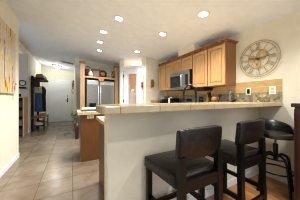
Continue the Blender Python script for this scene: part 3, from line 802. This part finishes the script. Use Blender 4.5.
# ---------------------------------------------------------------- hall coat rack with bench
HX = XH + .018
t = thing('coat_rack_bench', 'black framed coat rack with a wooden bench seat in the hall', 'coat rack', (HX, 0, 0))
for y in (6.60, 7.60):
    obj('upright', bx(0, .07, y, y + .035, 0, 2.0), M['black'], t, bevel=.003)
    obj('front_leg', bx(.36, .395, y, y + .035, 0, .455), M['black'], t, bevel=.003)
    obj('side_rail', bx(.071, .359, y + .006, y + .03, .16, .19), M['black'], t)
    obj('shelf_bracket', bx(.071, .38, y + .006, y + .03, 1.87, 1.90), M['black'], t)
obj('seat', bx(.0, .41, 6.59, 7.645, .456, .50), C_('bench_wood', 124, 80, 50, .5, noise=.15), t, bevel=.004)
obj('shoe_shelf', bx(.071, .39, 6.636, 7.60, .191, .21), C_('bench_wood', 124, 80, 50), t)
obj('hat_shelf', bx(.0, .40, 6.59, 7.645, 1.9005, 1.94), M['black'], t)
obj('end_panel', bx(.071, .25, 6.606, 6.63, 1.60, 1.8695), M['black'], t)
obj('back_rail', bx(.002, .018, 6.636, 7.60, 1.60, 1.74), M['black'], t)
hy = [6.73, 6.92, 7.11, 7.30]
for y in hy:
    b = B(); tube(b, [(.018, y, 1.69), (.09, y, 1.68), (.10, y, 1.73)], .008); obj('hook', b, M['blackmetal'], t)


def hat(loc, label, col, brim, cap):
    t = thing('hat', label, 'hat', loc, group='hats on the coat rack shelf')
    b = B(); lathe(b, [(0, 0), (brim * .6, .0), (brim, .012), (brim * .6, .016), (0, .016)], 20); obj('brim', b, C_(col[0], *col[1], .8), t, smooth=True)
    b = B(); lathe(b, [(cap, .0165), (cap * .97, .09), (cap * .75, .15), (cap * .3, .17), (0, .165)], 18); obj('crown', b, C_(col[0], *col[1]), t, smooth=True)


hat((HX + .22, 6.80, 1.9405), 'large tan brimmed hat at the near end of the coat rack shelf', ('hat_tan', (146, 114, 78)), .19, .13)
hat((HX + .23, 7.17, 1.9405), 'cream brimmed hat in the middle of the coat rack shelf', ('hat_cream', (180, 156, 118)), .17, .12)
hat((HX + .25, 7.49, 1.9405), 'brown brimmed hat at the far end of the coat rack shelf', ('hat_brown', (92, 62, 42)), .14, .10)


def coat(y, label, col, h_, wd_, x=.13):
    t = thing('coat', label, 'coat', (HX + x, y, 1.66), group='garments hanging on the coat rack')
    rl = random.Random(int(y * 100)); b = B(); n = 18
    rows = []
    for k, (zz, s) in enumerate(((0, .25), (-.06, .7), (-.16, .95), (-.40, .9), (-.7, 1.0), (-1.0, 1.05))):
        z = zz * h_; row = []
        for i in range(n):
            a = 2 * PI * i / n; rr = 1 + .12 * math.sin(5 * a + k)
            row.append(b.verts.new((.115 * s * rr * math.cos(a) + .01, wd_ * s * rr * math.sin(a), z)))
        rows.append(row)
    for A2, B2 in zip(rows, rows[1:]):
        for i in range(n): b.faces.new((A2[i], A2[(i + 1) % n], B2[(i + 1) % n], B2[i]))
    b.faces.new(rows[0]); b.faces.new(rows[-1][::-1])
    obj('body', b, C_(col[0], *col[1], .85), t, smooth=True)
    for s in (-1, 1):
        b = B(); tube(b, [(.02, s * wd_ * .8, -.10 * h_), (.05, s * wd_ * 1.0, -.35 * h_), (.05, s * wd_ * 1.0, -.72 * h_)], [.02, .024, .022], 8); obj('sleeve', b, C_(col[0], *col[1]), t, smooth=True)


coat(6.73, 'white and tan scarf-like jacket on the nearest coat rack hook', ('cloth_white', (196, 184, 168)), .28, .052, .17)
coat(6.92, 'blue denim jacket hanging on the coat rack', ('denim', (66, 92, 138)), .98, .060, .16)
coat(7.11, 'black coat hanging beside the blue denim jacket', ('cloth_black', (28, 27, 30)), 1.0, .060, .25)
coat(7.30, 'dark grey coat on the farthest coat rack hook', ('cloth_grey', (52, 50, 54)), .90, .060, .18)


def shoe(loc, rz, label, col):
    t = thing('shoe', label, 'shoe', loc, rz, 'shoes on the coat rack lower shelf')
    b = B(); prism(b, [(-.12, -.035), (.06, -.042), (.12, -.025), (.13, 0), (.12, .025), (.06, .042), (-.12, .035)], 0, .022); obj('sole', b, M['plastic'], t)
    b = B(); prism(b, [(-.118, -.033), (.05, -.04), (.115, -.02), (.115, .02), (.05, .04), (-.118, .033)], .0225, lambda x, y: .10 if x < -.05 else .075 if x < .06 else .045); obj('upper', b, C_(col[0], *col[1], .7), t, bevel=.008)


shz2 = .2105
for i, (y, lab, col) in enumerate(((6.72, 'white shoe nearest on the lower shelf of the coat rack', ('shoe_white', (206, 200, 192))),
                                   (6.88, 'grey shoe beside the white shoe on the lower shelf', ('shoe_grey', (130, 124, 120))),
                                   (7.06, 'red shoe in the middle of the lower shelf', ('shoe_red', (150, 62, 52))),
                                   (7.26, 'black shoe toward the far end of the lower shelf', ('shoe_black', (34, 32, 32))))):
    shoe((HX + .23, y, shz2), 0, lab, col)
t = thing('folded_blanket', 'folded white and red cloth on the far end of the bench seat', 'blanket', (HX + .22, 7.42, .5005))
obj('lower_fold', bx(-.12, .14, -.13, .14, 0, .035), C_('cloth_white', 196, 184, 168), t, bevel=.012)
obj('upper_fold', bx(-.11, .12, -.12, .12, .0355, .065), C_('cloth_red', 160, 78, 66, .8), t, bevel=.012)

# ---------------------------------------------------------------- skeleton clock
t = thing('skeleton_clock', 'large open metal clock with roman numerals and tan gears', 'clock', (XR, 1.215, 1.79), -PI / 2)
# local: x to the viewer's right, -y out of the wall, z up
RO = .282


def circ(r, y, n=48): return [(r * math.cos(2 * PI * k / n), y, r * math.sin(2 * PI * k / n)) for k in range(n)]


b = B(); tube(b, circ(RO, -.02), .005, 8, True); obj('outer_ring', b, C_('antique_iron', 186, 170, 138, .5, metal=.4), t, smooth=True)
b = B(); tube(b, circ(RO - .03, -.02), .0045, 8, True); obj('second_ring', b, C_('antique_iron', 186, 170, 138), t, smooth=True)
b = B(); tube(b, circ(.145, -.02), .006, 8, True); obj('inner_ring', b, C_('antique_iron', 186, 170, 138), t, smooth=True)
NUM = ['XII', 'I', 'II', 'III', 'IIII', 'V', 'VI', 'VII', 'VIII', 'IX', 'X', 'XI']
r0, r1 = .152, RO - .034
for h_, s in enumerate(NUM):
    b = B(); widths = {'I': .014, 'V': .034, 'X': .034}; tot = sum(widths[c] for c in s); x = -tot / 2
    a = h_ * PI / 6
    m = Matrix.Rotation(a, 4, 'Y')
    for c in s:
        wq = widths[c]; xc = x + wq / 2; x += wq
        sg = [(xc, xc)] if c == 'I' else [(xc - .012, xc), (xc + .012, xc)] if c == 'V' else [(xc - .012, xc + .012), (xc + .012, xc - .012)]
        for xt, xb in sg:
            tube(b, [m @ Vector((xb, -.02, r0)), m @ Vector((xt, -.02, r1))], .003, 6)
    obj('numeral', b, C_('numeral_iron', 164, 150, 120, .5), t)


def gear(cx, cz, r, y, hub, teeth):
    b = B(); n = teeth * 2; out = []
    for k in range(n * 2):
        a = 2 * PI * k / (n * 2); rr = r if (k // 2) % 2 == 0 else r * .88; out.append((rr * math.cos(a), rr * math.sin(a)))
    inn = [(hub * math.cos(2 * PI * k / (n * 2)), hub * math.sin(2 * PI * k / (n * 2))) for k in range(n * 2)]
    V = []
    for yy in (y, y - .008):
        V.append(([b.verts.new((cx + p, yy, cz + q)) for p, q in out], [b.verts.new((cx + p, yy, cz + q)) for p, q in inn]))
    N = n * 2
    for k in range(N):
        j = (k + 1) % N
        (o0, i0), (o1, i1) = V
        b.faces.new((o1[k], o1[j], i1[j], i1[k])); b.faces.new((o0[j], o0[k], i0[k], i0[j])); b.faces.new((o0[k], o0[j], o1[j], o1[k])); b.faces.new((i0[j], i0[k], i1[k], i1[j]))
    return b


G = C_('gear_tan', 206, 174, 120, .5)
obj('gear', gear(-.085, .02, .052, -.008, .016, 10), G, t)
obj('gear', gear(.04, .045, .078, -.008, .03, 14), G, t)
obj('gear', gear(-.01, -.085, .05, -.014, .016, 10), G, t)
b = B(); tube(b, [(-.14, -.02, .02), (.14, -.02, .02)], .005); tube(b, [(-.1, -.02, -.1), (.03, -.02, .13)], .004); obj('bridge_bar', b, C_('antique_iron', 186, 170, 138), t)
b = B(); prism(b, [(-.04, -.008), (.225, -.004), (.235, 0), (.225, .004), (-.04, .008)], .028, .032, Matrix.Rotation(PI / 2, 4, 'X') @ Matrix.Rotation(.12, 4, 'Z')); obj('hand', b, C_('hand_grey', 112, 100, 84), t)
b = B(); prism(b, [(-.03, -.009), (.13, -.005), (.14, 0), (.13, .005), (-.03, .009)], .0325, .036, Matrix.Rotation(PI / 2, 4, 'X') @ Matrix.Rotation(2.9, 4, 'Z')); obj('hand', b, C_('hand_grey', 112, 100, 84), t)
b = B(); lathe(b, [(0, .0005), (.014, .0005), (.014, .04), (0, .042)], 14, Matrix.Rotation(PI / 2, 4, 'X')); obj('hub', b, M['bronze'], t)

# ---------------------------------------------------------------- counter stools
def make_stool(label, loc, rz):
    """faces +y (towards the bar); origin on the floor under the seat centre"""
    t = thing('counter_stool', label, 'stool', loc, rz, 'leather counter stools at the bar')
    b = B(); box(b, -.225, .225, -.20, .215, .565, .655)
    bmesh.ops.subdivide_edges(b, edges=b.edges[:], cuts=5, use_grid_fill=True)
    for v in b.verts:
        if v.co.z > .654:
            v.co.z += .02 * (1 - (v.co.x / .225) ** 2) * (1 - ((v.co.y - .0075) / .2075) ** 2)
    for v in b.verts: v.co.x *= 1.0 + .28 * v.co.y
    obj('seat', b, M['leather'], t, bevel=.018, seg=3, smooth=True)
    b = B()
    nx, nz_ = 10, 5; G_ = {}
    for side in (0, 1):
        for i in range(nx + 1):
            for k in range(nz_ + 1):
                x = -.206 + .412 * i / nx; z = .752 + .215 * k / nz_
                y = -.235 - .10 * (z - .752) + .018 * ((x / .206) ** 2) + (.042 if side else 0) - (.008 if side == 0 else 0) * (1 - (2 * k / nz_ - 1) ** 2)
                z2 = z - (.012 * (x / .206) ** 4 if k == nz_ else 0)
                G_[side, i, k] = b.verts.new((x, y, z2))
    for i in range(nx):
        for k in range(nz_):
            b.faces.new((G_[0, i, k], G_[0, i + 1, k], G_[0, i + 1, k + 1], G_[0, i, k + 1])); b.faces.new((G_[1, i, k], G_[1, i, k + 1], G_[1, i + 1, k + 1], G_[1, i + 1, k]))
    for i in range(nx):
        for k in (0, nz_): b.faces.new((G_[0, i, k], G_[0, i + 1, k], G_[1, i + 1, k], G_[1, i, k]))
    for k in range(nz_):
        for i in (0, nx): b.faces.new((G_[0, i, k], G_[0, i, k + 1], G_[1, i, k + 1], G_[1, i, k]))
    obj('backrest', b, M['leather'], t, bevel=.012, seg=3, smooth=True)
    for s in (-1, 1):
        b = B(); prism(b, [(s * .197 - .022, .17), (s * .197 + .022, .17), (s * .197 + .022, .212), (s * .197 - .022, .212)], 0, .564); obj('leg', b, M['espresso'], t, bevel=.003)
        b = B()
        vs = [(-.262, 0), (-.245, .35), (-.242, .56), (-.238, .78)]
        for (ya, za), (yb, zb) in zip(vs, vs[1:]):
            q = [b.verts.new((s * .18 + dx, y, z)) for y, z in ((ya, za), (yb, zb)) for dx, y in ((-.025, y), (.025, y), (.025, y + .04), (-.025, y + .04))]
            for f in ((0, 1, 5, 4), (1, 2, 6, 5), (2, 3, 7, 6), (3, 0, 4, 7)): b.faces.new([q[i] for i in f])
            if za == 0: b.faces.new(q[3::-1])
            if zb == .78: b.faces.new(q[4:])
        bmesh.ops.remove_doubles(b, verts=b.verts[:], dist=1e-4)
        obj('leg', b, M['espresso'], t)
        obj('side_rail', bx(s * .186 - .012, s * .186 + .012, -.205, .169, .27, .31), M['espresso'], t)
    obj('apron', bx(-.154, .154, -.238, -.212, .545, .62), M['espresso'], t, bevel=.003)
    obj('front_rail', bx(-.174, .174, .18, .204, .20, .24), M['espresso'], t)
    obj('rear_rail', bx(-.154, .154, -.247, -.225, .20, .24), M['espresso'], t)
    return t


st = make_stool('dark brown leather counter stool nearest the camera at the bar', (.805, .955, 0), 0)
dup(st, (1.475, .965, 0), 0, 'dark brown leather counter stool between the nearest stool and the swivel stool')

# swivel stool
t = thing('swivel_stool', 'black adjustable swivel stool with a low curved back by the right wall', 'stool', (2.27, .875, 0))
b = B(); lathe(b, [(0, .685), (.10, .685), (.165, .695), (.18, .72), (.15, .735), (0, .742)], 28); obj('seat', b, M['cushion'], t, smooth=True)
b = B(); n = 32; a0, a1 = math.radians(-50), math.radians(185)
ri = []
for k in range(n + 1):
    a = a0 + (a1 - a0) * k / n; q = math.sin(PI * k / n) ** .6; hgt = .03 + .135 * q
    col = []
    for r, z in ((.183, .690), (.205 + .012 * q, .715 + hgt), (.197 + .012 * q, .722 + hgt), (.186 + .012 * q, .715 + hgt), (.182, .70)):
        col.append(b.verts.new((r * math.cos(a), r * math.sin(a), z)))
    ri.append(col)
for A2, B2 in zip(ri, ri[1:]):
    for i in range(5): b.faces.new((A2[i], A2[(i + 1) % 5], B2[(i + 1) % 5], B2[i]))
b.faces.new(ri[0]); b.faces.new(ri[-1][::-1])
obj('backrest', b, M['vinyl'], t, smooth=True)
b = B(); tube(b, [(.186 * math.cos(k * PI / 20), .186 * math.sin(k * PI / 20), .70) for k in range(40)], .013, 8, True); obj('seat_rim', b, M['vinyl'], t, smooth=True)
b = B(); lathe(b, [(0, .55), (.013, .55), (.013, .67), (.06, .675), (.06, .684), (0, .684)], 16); obj('post', b, M['chrome'], t, smooth=True)
b = B(); lathe(b, [(0, .40), (.026, .40), (.026, .595), (.02, .60), (0, .60)], 16); obj('sleeve', b, M['blackmetal'], t, smooth=True)
for k in range(4):
    a = math.radians(-30 + 90 * k); c, s = math.cos(a), math.sin(a)
    b = B(); tube(b, [(r * c, r * s, z) for r, z in ((.024, .45), (.08, .465), (.13, .445), (.165, .38), (.185, .25), (.205, .08), (.215, .012))], .014, 8); obj('leg', b, M['blackmetal'], t, smooth=True)
    b = B(); lathe(b, [(0, 0), (.018, 0), (.018, .016), (0, .018)], 10, Matrix.Translation((.215 * c, .215 * s, 0))); obj('foot', b, M['black'], t)
b = B(); tube(b, [(.17 * math.cos(k * PI / 20), .17 * math.sin(k * PI / 20), .27) for k in range(40)], .010, 8, True); obj('foot_ring', b, M['blackmetal'], t, smooth=True)
b = B(); tube(b, [(.135 * math.cos(k * PI / 20), .135 * math.sin(k * PI / 20), .43) for k in range(40)], .008, 8, True); obj('brace_ring', b, M['blackmetal'], t, smooth=True)

# ---------------------------------------------------------------- cherry cabinet at the right edge
t = thing('wine_cabinet', 'dark cherry cabinet with brass pulls against the right wall', 'cabinet', (0, 0, 0))
cx0, cx1, cy0, cy1 = 2.07, 2.58, -.36, .64
obj('carcass', bx(cx0 + .03, cx1, cy0 + .03, cy1 - .03, .10, 1.06), M['cherry'], t)
obj('top', bx(cx0 - .02, cx1, cy0 - .02, cy1 + .02, 1.075, 1.115), M['cherry'], t, bevel=.008)
obj('cornice', bx(cx0 + .005, cx1, cy0 + .005, cy1 - .005, 1.0605, 1.0745), M['cherry'], t)
for y in (cy0, cy1 - .05): obj('corner_post', bx(cx0, cx0 + .05, y, y + .05, 0, 1.06), M['cherry'], t, bevel=.008)
obj('plinth', bx(cx0 + .01, cx1, cy0 + .051, cy1 - .051, 0, .0995), M['cherry'], t, bevel=.004)
for i in range(3):
    y0 = cy0 + .06 + i * .3
    for z0, z1 in ((.86, 1.04), (.68, .845)):
        d = obj('drawer', bx(cx0 + .012, cx0 + .0295, y0, y0 + .285, z0, z1), M['cherry'], t, bevel=.005)
        b = B(); tube(b, [(cx0 + .012, y0 + .09, z0 + .1), (cx0 - .015, y0 + .1, z0 + .085), (cx0 - .015, y0 + .185, z0 + .085), (cx0 + .012, y0 + .195, z0 + .1)], .006); obj('pull', b, M['brass'], d)
    b = B(); panel_door(b, .285, .54, .017, mtx=Matrix.Translation((cx0 + .0125, y0 + .285, .115)) @ Matrix.Rotation(-PI / 2, 4, 'Z')); d = obj('door', b, M['cherry'], t)
    b = B(); lathe(b, [(0, 0), (.012, 0), (.008, .012), (.015, .025), (0, .03)], 12, Matrix.Translation((cx0 + .0125, y0 + .03, .42)) @ Matrix.Rotation(-PI / 2, 4, 'Y')); obj('knob', b, M['brass'], d)
